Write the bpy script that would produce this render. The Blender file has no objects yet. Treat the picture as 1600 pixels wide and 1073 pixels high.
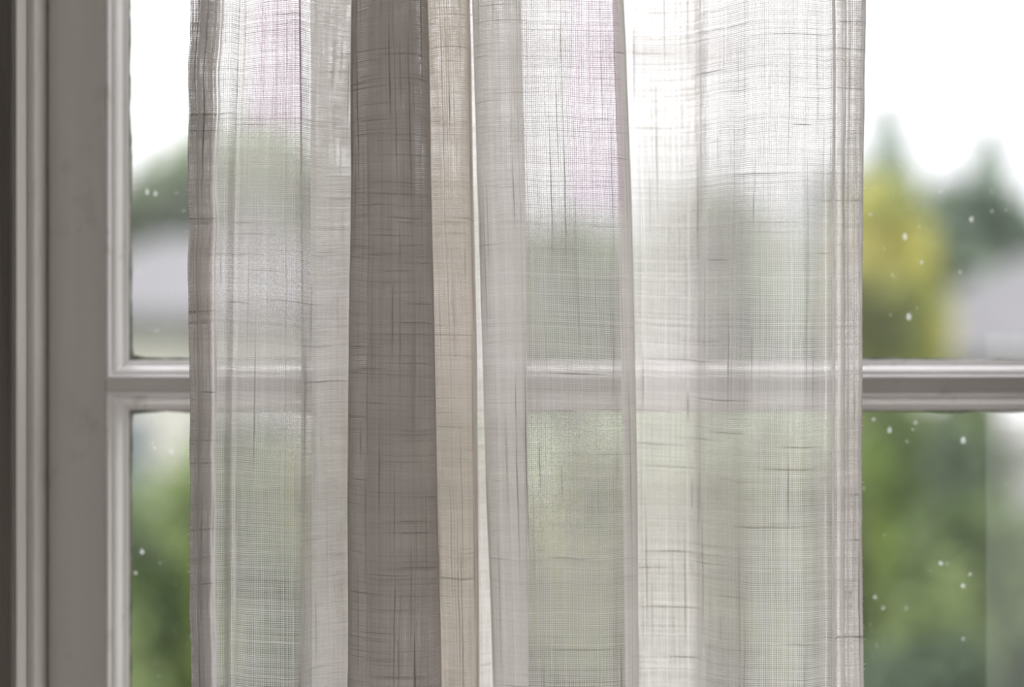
import bpy, math, random
import numpy as np

random.seed(7)
RNG = np.random.default_rng(11)
SC = bpy.context.scene
COL = SC.collection
PI = math.pi

# ------------------------------------------------------------------ camera
EYE = 1.5                       # camera height over the room floor
K = 36.0 / 85.0 / 1600.0        # metres per pixel per metre of distance
FOCUS = 1.03


def P(px, py, Y):
    """world point of pixel (px,py) of the 1600x1073 photograph at distance Y"""
    return ((px - 800.0) * K * Y, Y, EYE + (536.5 - py) * K * Y)


cam_d = bpy.data.cameras.new('camera')
cam = bpy.data.objects.new('camera', cam_d)
COL.objects.link(cam)
cam.location = (0, 0, EYE)
cam.rotation_euler = (PI / 2, 0, 0)
cam_d.lens = 85.0
cam_d.sensor_width = 36.0
cam_d.clip_start = 0.02
cam_d.clip_end = 400
cam_d.dof.use_dof = True
cam_d.dof.focus_distance = FOCUS
cam_d.dof.aperture_fstop = 4.1
SC.camera = cam

# ------------------------------------------------------------------ sky, lights, exposure
SKY = 1.7
world = bpy.data.worlds.new('overcast_sky')
SC.world = world
world.use_nodes = True
wn, wl = world.node_tree.nodes, world.node_tree.links
wn.clear()
w_out = wn.new('ShaderNodeOutputWorld')
w_bg = wn.new('ShaderNodeBackground')
w_tc = wn.new('ShaderNodeTexCoord')
w_map = wn.new('ShaderNodeMapping')
w_map.inputs['Scale'].default_value = (1.0, 1.0, 5.0)
w_noise = wn.new('ShaderNodeTexNoise')
w_noise.inputs['Scale'].default_value = 2.2
w_noise.inputs['Detail'].default_value = 3.0
w_ramp = wn.new('ShaderNodeValToRGB')
w_ramp.color_ramp.elements[0].position = 0.40
w_ramp.color_ramp.elements[0].color = (0.42, 0.44, 0.465, 1)
w_ramp.color_ramp.elements[1].position = 0.62
w_ramp.color_ramp.elements[1].color = (1.0, 0.985, 1.0, 1)
wl.new(w_tc.outputs['Generated'], w_map.inputs['Vector'])
wl.new(w_map.outputs['Vector'], w_noise.inputs['Vector'])
wl.new(w_noise.outputs['Fac'], w_ramp.inputs['Fac'])
wl.new(w_ramp.outputs['Color'], w_bg.inputs['Color'])
# overcast sky: brighter towards the zenith
w_sep = wn.new('ShaderNodeSeparateXYZ')
w_mr = wn.new('ShaderNodeMapRange')
w_mr.inputs['From Min'].default_value = 0.0
w_mr.inputs['From Max'].default_value = 1.0
w_mr.inputs['To Min'].default_value = SKY
w_mr.inputs['To Max'].default_value = SKY * 3.3
wl.new(w_tc.outputs['Generated'], w_sep.inputs[0])
wl.new(w_sep.outputs['Z'], w_mr.inputs['Value'])
wl.new(w_mr.outputs['Result'], w_bg.inputs['Strength'])
wl.new(w_bg.outputs['Background'], w_out.inputs['Surface'])


def area(name, loc, rot, sx, sy, power, color=(1, 1, 1), portal=False):
    d = bpy.data.lights.new(name, 'AREA')
    d.shape = 'RECTANGLE'
    d.size, d.size_y = sx, sy
    d.energy = power
    d.color = color
    o = bpy.data.objects.new(name, d)
    COL.objects.link(o)
    o.location = loc
    o.rotation_euler = rot
    if portal:
        d.cycles.is_portal = True
    return o


# added fill light for the room, outside a made-up opening behind the camera
area('rear_fill_light', (-0.2, -1.72, 1.75), (PI / 2, 0, 0), 1.3, 1.1, 1.5, (1.0, 0.965, 0.92))
# sampling portal at the window opening (gives no light of its own)
area('window_portal', (0.04, 1.19, EYE), (-PI / 2, 0, 0), 0.54, 1.5, 1.0, portal=True)

SC.view_settings.view_transform = 'Standard'
SC.view_settings.look = 'None'
SC.view_settings.gamma = 1.0
SC.view_settings.use_curve_mapping = False
SC.view_settings.exposure = 0.27
SC.cycles.max_bounces = 14
SC.cycles.diffuse_bounces = 6
SC.cycles.transmission_bounces = 10
SC.cycles.transparent_max_bounces = 32
SC.cycles.caustics_reflective = False
SC.cycles.caustics_refractive = False


# ------------------------------------------------------------------ node helpers
def new_mat(name):
    m = bpy.data.materials.new(name)
    m.use_nodes = True
    m.node_tree.nodes.clear()
    return m, m.node_tree.nodes, m.node_tree.links


def ramp(n, stops):
    r = n.new('ShaderNodeValToRGB')
    e = r.color_ramp.elements
    while len(e) < len(stops):
        e.new(0.5)
    for i, (p, c) in enumerate(stops):
        e[i].position = p
        e[i].color = (*c, 1)
    return r


def noise(n, l, vec, scale, detail=3.0, stretch=None, rough=0.5):
    t = n.new('ShaderNodeTexNoise')
    t.inputs['Scale'].default_value = scale
    t.inputs['Detail'].default_value = detail
    t.inputs['Roughness'].default_value = rough
    if stretch:
        mp = n.new('ShaderNodeMapping')
        mp.inputs['Scale'].default_value = stretch
        l.new(vec, mp.inputs['Vector'])
        vec = mp.outputs['Vector']
    l.new(vec, t.inputs['Vector'])
    return t


def paint_mat(name, c1, c2, rough=0.5, scale=30, stretch=(1, 1, 0.06), bump=0.25, dist=0.0006, dirt=None):
    m, n, l = new_mat(name)
    out = n.new('ShaderNodeOutputMaterial')
    b = n.new('ShaderNodeBsdfPrincipled')
    tc = n.new('ShaderNodeTexCoord')
    nz = noise(n, l, tc.outputs['Object'], scale, 4, stretch)
    r = ramp(n, [(0.3, c1), (0.7, c2)])
    l.new(nz.outputs['Fac'], r.inputs['Fac'])
    colour = r.outputs['Color']
    if dirt:
        n2 = noise(n, l, tc.outputs['Object'], 55, 4, (1, 1, 0.7), 0.65)
        r2 = ramp(n, [(0.60, (0, 0, 0)), (0.78, (1, 1, 1))])
        l.new(n2.outputs['Fac'], r2.inputs['Fac'])
        mx = n.new('ShaderNodeMixRGB')
        mx.inputs[2].default_value = (*dirt, 1)
        l.new(r2.outputs['Color'], mx.inputs[0])
        l.new(colour, mx.inputs[1])
        colour = mx.outputs[0]
    l.new(colour, b.inputs['Base Color'])
    b.inputs['Roughness'].default_value = rough
    b.inputs['Specular IOR Level'].default_value = 0.35
    nb = noise(n, l, tc.outputs['Object'], scale * 9, 5, stretch, 0.6)
    bp = n.new('ShaderNodeBump')
    bp.inputs['Strength'].default_value = bump
    bp.inputs['Distance'].default_value = dist
    l.new(nb.outputs['Fac'], bp.inputs['Height'])
    l.new(bp.outputs['Normal'], b.inputs['Normal'])
    l.new(b.outputs['BSDF'], out.inputs['Surface'])
    return m


M = {}
M['white_paint'] = paint_mat('white_paint', (0.56, 0.53, 0.495), (0.66, 0.635, 0.60), 0.42, bump=0.35, dirt=(0.5, 0.46, 0.42))
M['white_paint_h'] = paint_mat('white_paint_across', (0.56, 0.53, 0.495), (0.66, 0.635, 0.60), 0.42, stretch=(0.06, 1, 1), bump=0.35, dirt=(0.46, 0.43, 0.38))
M['moulding_paint'] = paint_mat('moulding_paint', (0.80, 0.78, 0.77), (0.88, 0.865, 0.86), 0.38, stretch=(1, 1, 0.3), bump=0.3, dirt=(0.6, 0.56, 0.52))
M['dark_wood'] = paint_mat('weathered_dark_paint', (0.13, 0.115, 0.10), (0.30, 0.27, 0.235), 0.7, scale=60, stretch=(1, 1, 0.05), bump=0.8, dist=0.002)
M['putty'] = paint_mat('old_putty', (0.10, 0.12, 0.07), (0.42, 0.43, 0.36), 0.85, scale=120, stretch=(1, 1, 1), bump=0.8, dist=0.001)
M['plaster'] = paint_mat('wall_plaster', (0.62, 0.60, 0.57), (0.68, 0.66, 0.63), 0.8, scale=12, stretch=(1, 1, 1))
M['floorboards'] = paint_mat('floorboards', (0.22, 0.14, 0.09), (0.34, 0.23, 0.15), 0.5, scale=8, stretch=(1, 0.1, 1))

# thin window glass with a faint film of dust
m, n, l = new_mat('window_glass')
out = n.new('ShaderNodeOutputMaterial')
tr = n.new('ShaderNodeBsdfTransparent')
tr.inputs['Color'].default_value = (0.995, 0.985, 0.993, 1)
gl = n.new('ShaderNodeBsdfGlossy')
gl.inputs['Roughness'].default_value = 0.02
mix1 = n.new('ShaderNodeMixShader')
mix1.inputs[0].default_value = 0.035
tl = n.new('ShaderNodeBsdfTranslucent')
tl.inputs['Color'].default_value = (0.9, 0.92, 0.93, 1)
mix2 = n.new('ShaderNodeMixShader')
tc = n.new('ShaderNodeTexCoord')
nz = noise(n, l, tc.outputs['Object'], 9, 5, (1, 1, 0.6), 0.6)
mr = n.new('ShaderNodeMapRange')
mr.inputs['From Min'].default_value = 0.35
mr.inputs['From Max'].default_value = 0.75
mr.inputs['To Min'].default_value = 0.01
mr.inputs['To Max'].default_value = 0.06
l.new(nz.outputs['Fac'], mr.inputs['Value'])
l.new(mr.outputs['Result'], mix2.inputs[0])
l.new(tr.outputs[0], mix1.inputs[1])
l.new(gl.outputs[0], mix1.inputs[2])
l.new(mix1.outputs[0], mix2.inputs[1])
l.new(tl.outputs[0], mix2.inputs[2])
l.new(mix2.outputs[0], out.inputs['Surface'])
M['glass'] = m

m, n, l = new_mat('storm_glass')
out = n.new('ShaderNodeOutputMaterial')
tr = n.new('ShaderNodeBsdfTransparent')
tl = n.new('ShaderNodeBsdfTranslucent')
tl.inputs['Color'].default_value = (0.85, 0.87, 0.86, 1)
mx = n.new('ShaderNodeMixShader')
mx.inputs[0].default_value = 0.06
l.new(tr.outputs[0], mx.inputs[1])
l.new(tl.outputs[0], mx.inputs[2])
l.new(mx.outputs[0], out.inputs['Surface'])
M['storm_glass'] = m

m, n, l = new_mat('water_drop')
out = n.new('ShaderNodeOutputMaterial')
tr = n.new('ShaderNodeBsdfTransparent')
gl = n.new('ShaderNodeBsdfTranslucent')
gl.inputs['Color'].default_value = (0.95, 0.97, 0.97, 1)
lw = n.new('ShaderNodeBsdfGlossy')
lw.inputs['Roughness'].default_value = 0.15
a1 = n.new('ShaderNodeMixShader')
a1.inputs[0].default_value = 0.3
a2 = n.new('ShaderNodeMixShader')
a2.inputs[0].default_value = 0.12
l.new(tr.outputs[0], a1.inputs[1])
l.new(gl.outputs[0], a1.inputs[2])
l.new(a1.outputs[0], a2.inputs[1])
l.new(lw.outputs[0], a2.inputs[2])
l.new(a2.outputs[0], out.inputs['Surface'])
M['water'] = m


def cloth_mat(name, tint_a, tint_b, tint_dark, trans=0.82, solid=False):
    """linen yarn: part of the light is scattered back, part goes through"""
    m, n, l = new_mat(name)
    out = n.new('ShaderNodeOutputMaterial')
    tc = n.new('ShaderNodeTexCoord')
    nz = noise(n, l, tc.outputs['Object'], 7, 2, (1, 1, 0.35))
    r = ramp(n, [(0.38, tint_a), (0.62, tint_b)])
    l.new(nz.outputs['Fac'], r.inputs['Fac'])
    at = n.new('ShaderNodeAttribute')
    at.attribute_name = 'tone'
    mx = n.new('ShaderNodeMixRGB')
    mx.inputs[2].default_value = (*tint_dark, 1)
    l.new(at.outputs['Fac'], mx.inputs[0])
    l.new(r.outputs['Color'], mx.inputs[1])
    # lilac tint painted into the yarn colour, standing for colour moire before the sky
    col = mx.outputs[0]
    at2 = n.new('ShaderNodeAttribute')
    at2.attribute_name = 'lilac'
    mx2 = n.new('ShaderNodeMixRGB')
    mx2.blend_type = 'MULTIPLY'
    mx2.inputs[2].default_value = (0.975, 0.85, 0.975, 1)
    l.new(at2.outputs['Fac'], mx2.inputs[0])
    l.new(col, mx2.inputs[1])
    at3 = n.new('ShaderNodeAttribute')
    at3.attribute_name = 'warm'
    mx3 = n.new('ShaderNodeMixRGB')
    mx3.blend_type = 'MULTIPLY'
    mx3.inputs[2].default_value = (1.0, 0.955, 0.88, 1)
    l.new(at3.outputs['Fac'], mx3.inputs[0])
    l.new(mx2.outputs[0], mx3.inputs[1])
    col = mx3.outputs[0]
    df = n.new('ShaderNodeBsdfDiffuse')
    tl = n.new('ShaderNodeBsdfTranslucent')
    l.new(col, df.inputs['Color'])
    l.new(col, tl.inputs['Color'])
    mix = n.new('ShaderNodeMixShader')
    mth = n.new('ShaderNodeMapRange')
    mth.inputs['To Min'].default_value = trans
    mth.inputs['To Max'].default_value = trans * 0.55
    l.new(at.outputs['Fac'], mth.inputs['Value'])
    l.new(mth.outputs['Result'], mix.inputs[0])
    l.new(df.outputs[0], mix.inputs[1])
    l.new(tl.outputs[0], mix.inputs[2])
    l.new(mix.outputs[0], out.inputs['Surface'])
    return m


M['linen'] = cloth_mat('undyed_linen_yarn', (0.94, 0.915, 0.893), (0.935, 0.91, 0.913), (0.34, 0.305, 0.275))


# ------------------------------------------------------------------ mesh helpers
def mesh_obj(name, verts, faces, mat, parent=None, smooth=False):
    me = bpy.data.meshes.new(name)
    me.from_pydata([tuple(v) for v in verts], [], faces)
    me.update()
    if smooth:
        me.polygons.foreach_set('use_smooth', [True] * len(me.polygons))
    if mat:
        me.materials.append(mat)
    o = bpy.data.objects.new(name, me)
    COL.objects.link(o)
    if parent:
        o.parent = parent
    return o


def quads_obj(name, V, F, mat, parent=None, smooth=True, attrs=None):
    """fast mesh of quads from numpy arrays"""
    me = bpy.data.meshes.new(name)
    me.vertices.add(len(V))
    me.vertices.foreach_set('co', np.ascontiguousarray(V, dtype=np.float32).ravel())
    nf = len(F)
    me.loops.add(nf * 4)
    me.polygons.add(nf)
    me.loops.foreach_set('vertex_index', np.ascontiguousarray(F, dtype=np.int32).ravel())
    me.polygons.foreach_set('loop_start', np.arange(0, nf * 4, 4, dtype=np.int32))
    me.polygons.foreach_set('use_smooth', np.full(nf, smooth))
    for k, a in (attrs or {}).items():
        at = me.attributes.new(k, 'FLOAT', 'POINT')
        at.data.foreach_set('value', np.ascontiguousarray(a, dtype=np.float32))
    me.update(calc_edges=True)
    me.materials.append(mat)
    o = bpy.data.objects.new(name, me)
    COL.objects.link(o)
    if parent:
        o.parent = parent
    return o


class MB:
    def __init__(s):
        s.v, s.f = [], []

    def box(s, x0, x1, y0, y1, z0, z1):
        b = len(s.v)
        s.v += [(x0, y0, z0), (x1, y0, z0), (x1, y1, z0), (x0, y1, z0), (x0, y0, z1), (x1, y0, z1), (x1, y1, z1), (x0, y1, z1)]
        s.f += [(b, b + 3, b + 2, b + 1), (b + 4, b + 5, b + 6, b + 7), (b, b + 1, b + 5, b + 4), (b + 1, b + 2, b + 6, b + 5), (b + 2, b + 3, b + 7, b + 6), (b + 3, b, b + 4, b + 7)]
        return s

    def prism(s, poly, axis, a, b_):
        """closed polygon of 2D points extruded along axis ('x','y','z')"""
        b = len(s.v)
        nn = len(poly)
        for t in (a, b_):
            for (p, q) in poly:
                s.v.append({'x': (t, p, q), 'y': (p, t, q), 'z': (p, q, t)}[axis])
        for i in range(nn):
            j = (i + 1) % nn
            s.f.append((b + i, b + j, b + nn + j, b + nn + i))
        s.f.append(tuple(b + i for i in range(nn))[::-1])
        s.f.append(tuple(b + nn + i for i in range(nn)))
        return s

    def tube(s, pts, radii, sides=6):
        b = len(s.v)
        for i, p in enumerate(pts):
            p = np.array(p)
            d = np.array(pts[min(i + 1, len(pts) - 1)]) - np.array(pts[max(i - 1, 0)])
            d = d / (np.linalg.norm(d) + 1e-12)
            up = np.array((0, 0, 1.0)) if abs(d[2]) < 0.9 else np.array((1.0, 0, 0))
            e1 = np.cross(d, up); e1 /= np.linalg.norm(e1)
            e2 = np.cross(d, e1)
            for k in range(sides):
                a = 2 * PI * k / sides
                s.v.append(tuple(p + radii[i] * (math.cos(a) * e1 + math.sin(a) * e2)))
        for i in range(len(pts) - 1):
            for k in range(sides):
                k2 = (k + 1) % sides
                s.f.append((b + i * sides + k, b + i * sides + k2, b + (i + 1) * sides + k2, b + (i + 1) * sides + k))
        s.f.append(tuple(b + k for k in range(sides))[::-1])
        e = b + (len(pts) - 1) * sides
        s.f.append(tuple(e + k for k in range(sides)))
        return s

    def build(s, name, mat, parent=None, smooth=False, bevel=0.0):
        o = mesh_obj(name, s.v, s.f, mat, parent, smooth)
        if bevel:
            md = o.modifiers.new('bevel', 'BEVEL')
            md.width = bevel
            md.segments = 3
            md.limit_method = 'ANGLE'
        return o


def empty(name, loc=(0, 0, 0), parent=None):
    o = bpy.data.objects.new(name, None)
    COL.objects.link(o)
    o.location = loc
    o.empty_display_size = 0.05
    if parent:
        o.parent = parent
    return o


def tag(o, label, cat, group=None, kind=None):
    o['label'] = label
    o['category'] = cat
    if group:
        o['group'] = group
    if kind:
        o['kind'] = kind
    return o


def struct(o):
    o['kind'] = 'structure'
    return o


# ------------------------------------------------------------------ the room
YF = 1.12          # room-side face of the sash
YG = 1.1345        # glass
XO0, XO1 = -0.2204, 0.318     # opening in the wall
ZO0, ZO1 = EYE - 0.78, EYE + 0.86
w = MB()
w.box(-1.7, XO0, 1.09, 1.21, 0, 2.6)
w.box(XO1, 1.7, 1.09, 1.21, 0, 2.6)
w.box(XO0, XO1, 1.09, 1.21, 0, ZO0)
w.box(XO0, XO1, 1.09, 1.21, ZO1, 2.6)
struct(w.build('wall_front', M['plaster']))
struct(MB().box(-1.8, -1.7, -1.8, 1.21, 0, 2.6).build('wall_left', M['plaster']))
struct(MB().box(1.7, 1.8, -1.8, 1.21, 0, 2.6).build('wall_right', M['plaster']))
w = MB()
w.box(-1.7, -0.9, -1.7, -1.6, 0, 2.6)
w.box(0.5, 1.7, -1.7, -1.6, 0, 2.6)
w.box(-0.9, 0.5, -1.7, -1.6, 0, 1.15)
w.box(-0.9, 0.5, -1.7, -1.6, 2.35, 2.6)
struct(w.build('wall_back', M['plaster']))
struct(MB().box(-1.8, 1.8, -1.8, 1.21, -0.1, 0).build('floor', M['floorboards']))
struct(MB().box(-1.8, 1.8, -1.8, 1.21, 2.6, 2.7).build('ceiling', M['plaster']))

# left casing board, stop bead and jamb bead, each a run of timber of its own
X28 = (28 - 800) * 1.0787 * K
X73 = (73 - 800) * YF * K
struct(MB().prism([(-0.335, 1.071), (X28 - 0.0016, 1.071), (X28 - 0.0003, 1.0725), (X28 - 0.0003, 1.0899), (-0.335, 1.0899)], 'z', ZO0 - 0.06, ZO1 + 0.06)
       .build('trim_1', M['dark_wood'], bevel=0.0006))
# jamb bead: face at 1.0787, rounded nose
struct(MB().prism([(X28 - 0.0001, 1.0735), (X28 + 0.0007, 1.0745), (X28 + 0.0012, 1.077), (X28 + 0.0010, 1.0932), (X28 - 0.0001, 1.0932)], 'z', ZO0, ZO1)
       .build('trim_2', M['white_paint'], bevel=0.0003))
struct(MB().prism([(X28, 1.0933), (X73 - 0.0012, 1.0933), (X73 - 0.0003, 1.0942), (X73, 1.0958), (X73, YF + 0.03), (X28, YF + 0.03)], 'z', ZO0, ZO1)
       .build('trim_3', M['white_paint'], bevel=0.0004))
# the right-hand side, out of frame
struct(MB().prism([(0.312, 1.0933), (XO1, 1.0933), (XO1, YF + 0.03), (0.312, YF + 0.03)], 'z', ZO0, ZO1).build('trim_4', M['white_paint']))
struct(MB().box(XO1 + 0.0003, 0.43, 1.071, 1.0899, ZO0 - 0.06, ZO1 + 0.06).build('trim_5', M['dark_wood']))
struct(MB().box(X73 + 0.001, 0.311, YF - 0.03, 1.2, ZO0, ZO0 + 0.025).build('trim_6', M['white_paint_h']))
struct(MB().box(X73 + 0.001, 0.311, YF - 0.03, 1.2, ZO1 - 0.02, ZO1).build('trim_7', M['white_paint_h']))

# ------------------------------------------------------------------ the window
win = empty('window_1', (0.045, YF, ZO0 + 0.03))
struct(win)
WL = win.location.copy()


def into_window(o):
    o.parent = win
    o.matrix_parent_inverse.identity()
    o.location = (-WL.x, -WL.y, -WL.z)
    return o


XS0 = X73 + 0.0006
XI0 = (165 - 800) * YF * K      # inner edge of left stile face
XI1 = 0.272
XS1 = 0.3105
MW_T = P(0, 592.5, YF)[2]
MW_B = P(0, 611.5, YF)[2]
mh = MW_T - MW_B
PH = 0.40
panes = []        # (z0, z1) of flat-face openings
z = MW_T
panes.append((MW_B - PH, MW_B))
panes.append((MW_T, MW_T + PH))
panes.append((MW_T + PH + mh, ZO1 - 0.06))
panes.append((ZO0 + 0.085, MW_B - PH - mh))

stile_t = 0.034
for (a, b) in ((XS0, XI0), (XI1, XS1)):
    into_window(MB().box(a, b, YF, YF + stile_t, ZO0 + 0.026, ZO1 - 0.021).build('stile', M['white_paint'], bevel=0.0005))
for (a, b) in ((MW_B, MW_T), (MW_B - PH - mh, MW_B - PH), (MW_T + PH, MW_T + PH + mh)):
    into_window(MB().box(XI0 + 0.0001, XI1 - 0.0001, YF + 0.0002, YF + 0.013, a, b).build('muntin', M['white_paint_h'], bevel=0.0004))
into_window(MB().box(XI0 + 0.0001, XI1 - 0.0001, YF, YF + stile_t, ZO0 + 0.026, ZO0 + 0.085).build('rail', M['white_paint_h'], bevel=0.0005))
into_window(MB().box(XI0 + 0.0001, XI1 - 0.0001, YF, YF + stile_t, ZO1 - 0.06, ZO1 - 0.021).build('rail', M['white_paint_h'], bevel=0.0005))

# sticking moulding: profile (distance into the opening, depth from face)
PROF = [(-0.0008, 0.0040), (0.0000, 0.0006), (0.0006, 0.0000), (0.0014, 0.0003), (0.0018, 0.0014), (0.0020, 0.0042), (0.0027, 0.0042),
        (0.0034, 0.0044), (0.0046, 0.0060), (0.0057, 0.0085), (0.0062, 0.0108), (0.0068, 0.0114), (0.0086, 0.0120), (0.0090, 0.0142)]


def moulding(z0, z1):
    corners = [(XI0, z0, 1, 1), (XI1, z0, -1, 1), (XI1, z1, -1, -1), (XI0, z1, 1, -1)]
    out = []
    for s in range(4):
        c0, c1 = corners[s], corners[(s + 1) % 4]
        NS = 60
        V = []
        r0 = RNG.uniform(-1, 1, NS + 1)
        r0 = np.convolve(np.pad(r0, 3, mode='edge'), np.ones(7) / 7, 'valid')
        for i in range(NS + 1):
            t = i / NS
            for k, (q, d) in enumerate(PROF):
                x0_, z0_ = c0[0] + c0[2] * q, c0[1] + c0[3] * q
                x1_, z1_ = c1[0] + c1[2] * q, c1[1] + c1[3] * q
                wob = r0[i] * 0.0004 * (1 if 0 < i < NS else 0) * (k / len(PROF))
                V.append((x0_ + (x1_ - x0_) * t, YF + d + wob, z0_ + (z1_ - z0_) * t))
        nP = len(PROF)
        F = []
        for i in range(NS):
            for k in range(nP - 1):
                a = i * nP + k
                F.append((a, a + nP, a + nP + 1, a + 1))
        o = mesh_obj('moulding', V, F, M['moulding_paint'], None, True)
        into_window(o)
        out.append(o)
    return out


for (a, b) in panes:
    moulding(a, b)

# irregular old putty line along the glass edge, both sides of the glass
ins = PROF[-1][0]
for (a, b) in panes:
    mb = MB()
    x0, x1, z0, z1 = XI0 + ins - 0.0008, XI1 - ins + 0.0008, a + ins - 0.0008, b - ins + 0.0008
    for (pa, pb, nx, nz_) in (((x0, z0), (x0, z1), 1, 0), ((x1, z0), (x1, z1), -1, 0), ((x0, z0), (x1, z0), 0, 1), ((x0, z1), (x1, z1), 0, -1)):
        N = 150
        r = RNG.uniform(0, 1, N + 1) ** 2
        r = np.convolve(np.pad(r, 2, mode='edge'), np.ones(5) / 5, 'valid')
        V = []
        for i in range(N + 1):
            t = i / N
            px, pz = pa[0] + (pb[0] - pa[0]) * t, pa[1] + (pb[1] - pa[1]) * t
            e = 0.0011 + 0.0016 * r[i] + (0.0016 * math.exp(-min(t, 1 - t) * N / 3) )
            mb.v += [(px, YG - 0.0012, pz), (px + nx * e * 0.8, YG - 0.0009, pz + nz_ * e * 0.8), (px + nx * e, YG - 0.0001, pz + nz_ * e)]
            if i:
                q = len(mb.v) - 6
                mb.f += [(q, q + 1, q + 4, q + 3), (q + 1, q + 2, q + 5, q + 4)]
    into_window(mb.build('putty_line', M['putty'], smooth=True))

# glass panes, with drops standing on them
drop_me = None
import bmesh
bm = bmesh.new()
bmesh.ops.create_icosphere(bm, subdivisions=2, radius=1.0)
for v in bm.verts:
    v.co.y *= 0.45
    if v.co.z > 0:
        v.co.z *= 1.25
        v.co.x *= 1 - 0.25 * v.co.z
drop_me = bpy.data.meshes.new('water_droplet')
bm.to_mesh(drop_me)
bm.free()
drop_me.materials.append(M['water'])
drop_me.polygons.foreach_set('use_smooth', [True] * len(drop_me.polygons))
drops = {0: [], 1: []}
DR = random.Random(4)
# drops the photograph shows, then a sparse scatter between them
for px, py, r in ((230, 300, 6), (243, 303, 5), (222, 275, 3), (1414, 370, 7), (1420, 495, 8), (1518, 343, 6), (1440, 410, 4), (1500, 425, 4),
                  (1360, 335, 4), (1395, 430, 3), (1470, 300, 4), (1550, 330, 3)):
    drops[1].append((px, py, r))
for px, py, r in ((222, 862, 6), (212, 895, 5), (240, 700, 5), (268, 706, 6), (250, 880, 3), (1470, 880, 6), (1505, 915, 6), (1516, 897, 4),
                  (1367, 933, 5), (1390, 672, 6), (1430, 660, 4), (1380, 950, 4), (1505, 998, 5), (1416, 950, 3), (1505, 688, 7), (1365, 655, 4)):
    drops[0].append((px, py, r))
for k in range(46):
    px = DR.choice((DR.uniform(210, 330), DR.uniform(1340, 1595), DR.uniform(1340, 1595)))
    py = DR.uniform(230, 550) if k % 2 else DR.uniform(640, 1060)
    drops[k % 2].append((px, py, DR.uniform(1.2, 3.0)))
for i, (a, b) in enumerate(panes):
    g = MB().box(XI0 + 0.004, XI1 - 0.004, YG, YG + 0.0001, a + 0.004, b - 0.004).build('glass_pane', None)
    g.data = bpy.data.meshes.new('glass_pane')
    g.data.from_pydata([(XI0 + 0.004, YG, a + 0.004), (XI1 - 0.004, YG, a + 0.004), (XI1 - 0.004, YG, b - 0.004), (XI0 + 0.004, YG, b - 0.004)], [], [(0, 1, 2, 3)])
    g.data.materials.append(M['glass'])
    into_window(g)
    pane_drops = {0: drops[0], 1: drops[1]}.get(i, [])
    for (px, py, r) in pane_drops:
        o = bpy.data.objects.new('water_droplet', drop_me)
        COL.objects.link(o)
        o.parent = g
        o.location = P(px, py, YG + 0.0009)
        s = r * 0.5 * K * YG
        o.scale = (s * DR.uniform(0.8, 1.15), s, s * DR.uniform(0.9, 1.5))
# sliding storm pane outside, its edge at the right of the picture
XST = P(1541, 0, 1.16)[0]
st = mesh_obj('storm_pane', [(XST, 1.16, ZO0 + 0.04), (0.309, 1.16, ZO0 + 0.04), (0.309, 1.16, EYE + 0.005), (XST, 1.16, EYE + 0.005)], [(0, 1, 2, 3)], M['storm_glass'])
into_window(st)

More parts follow.
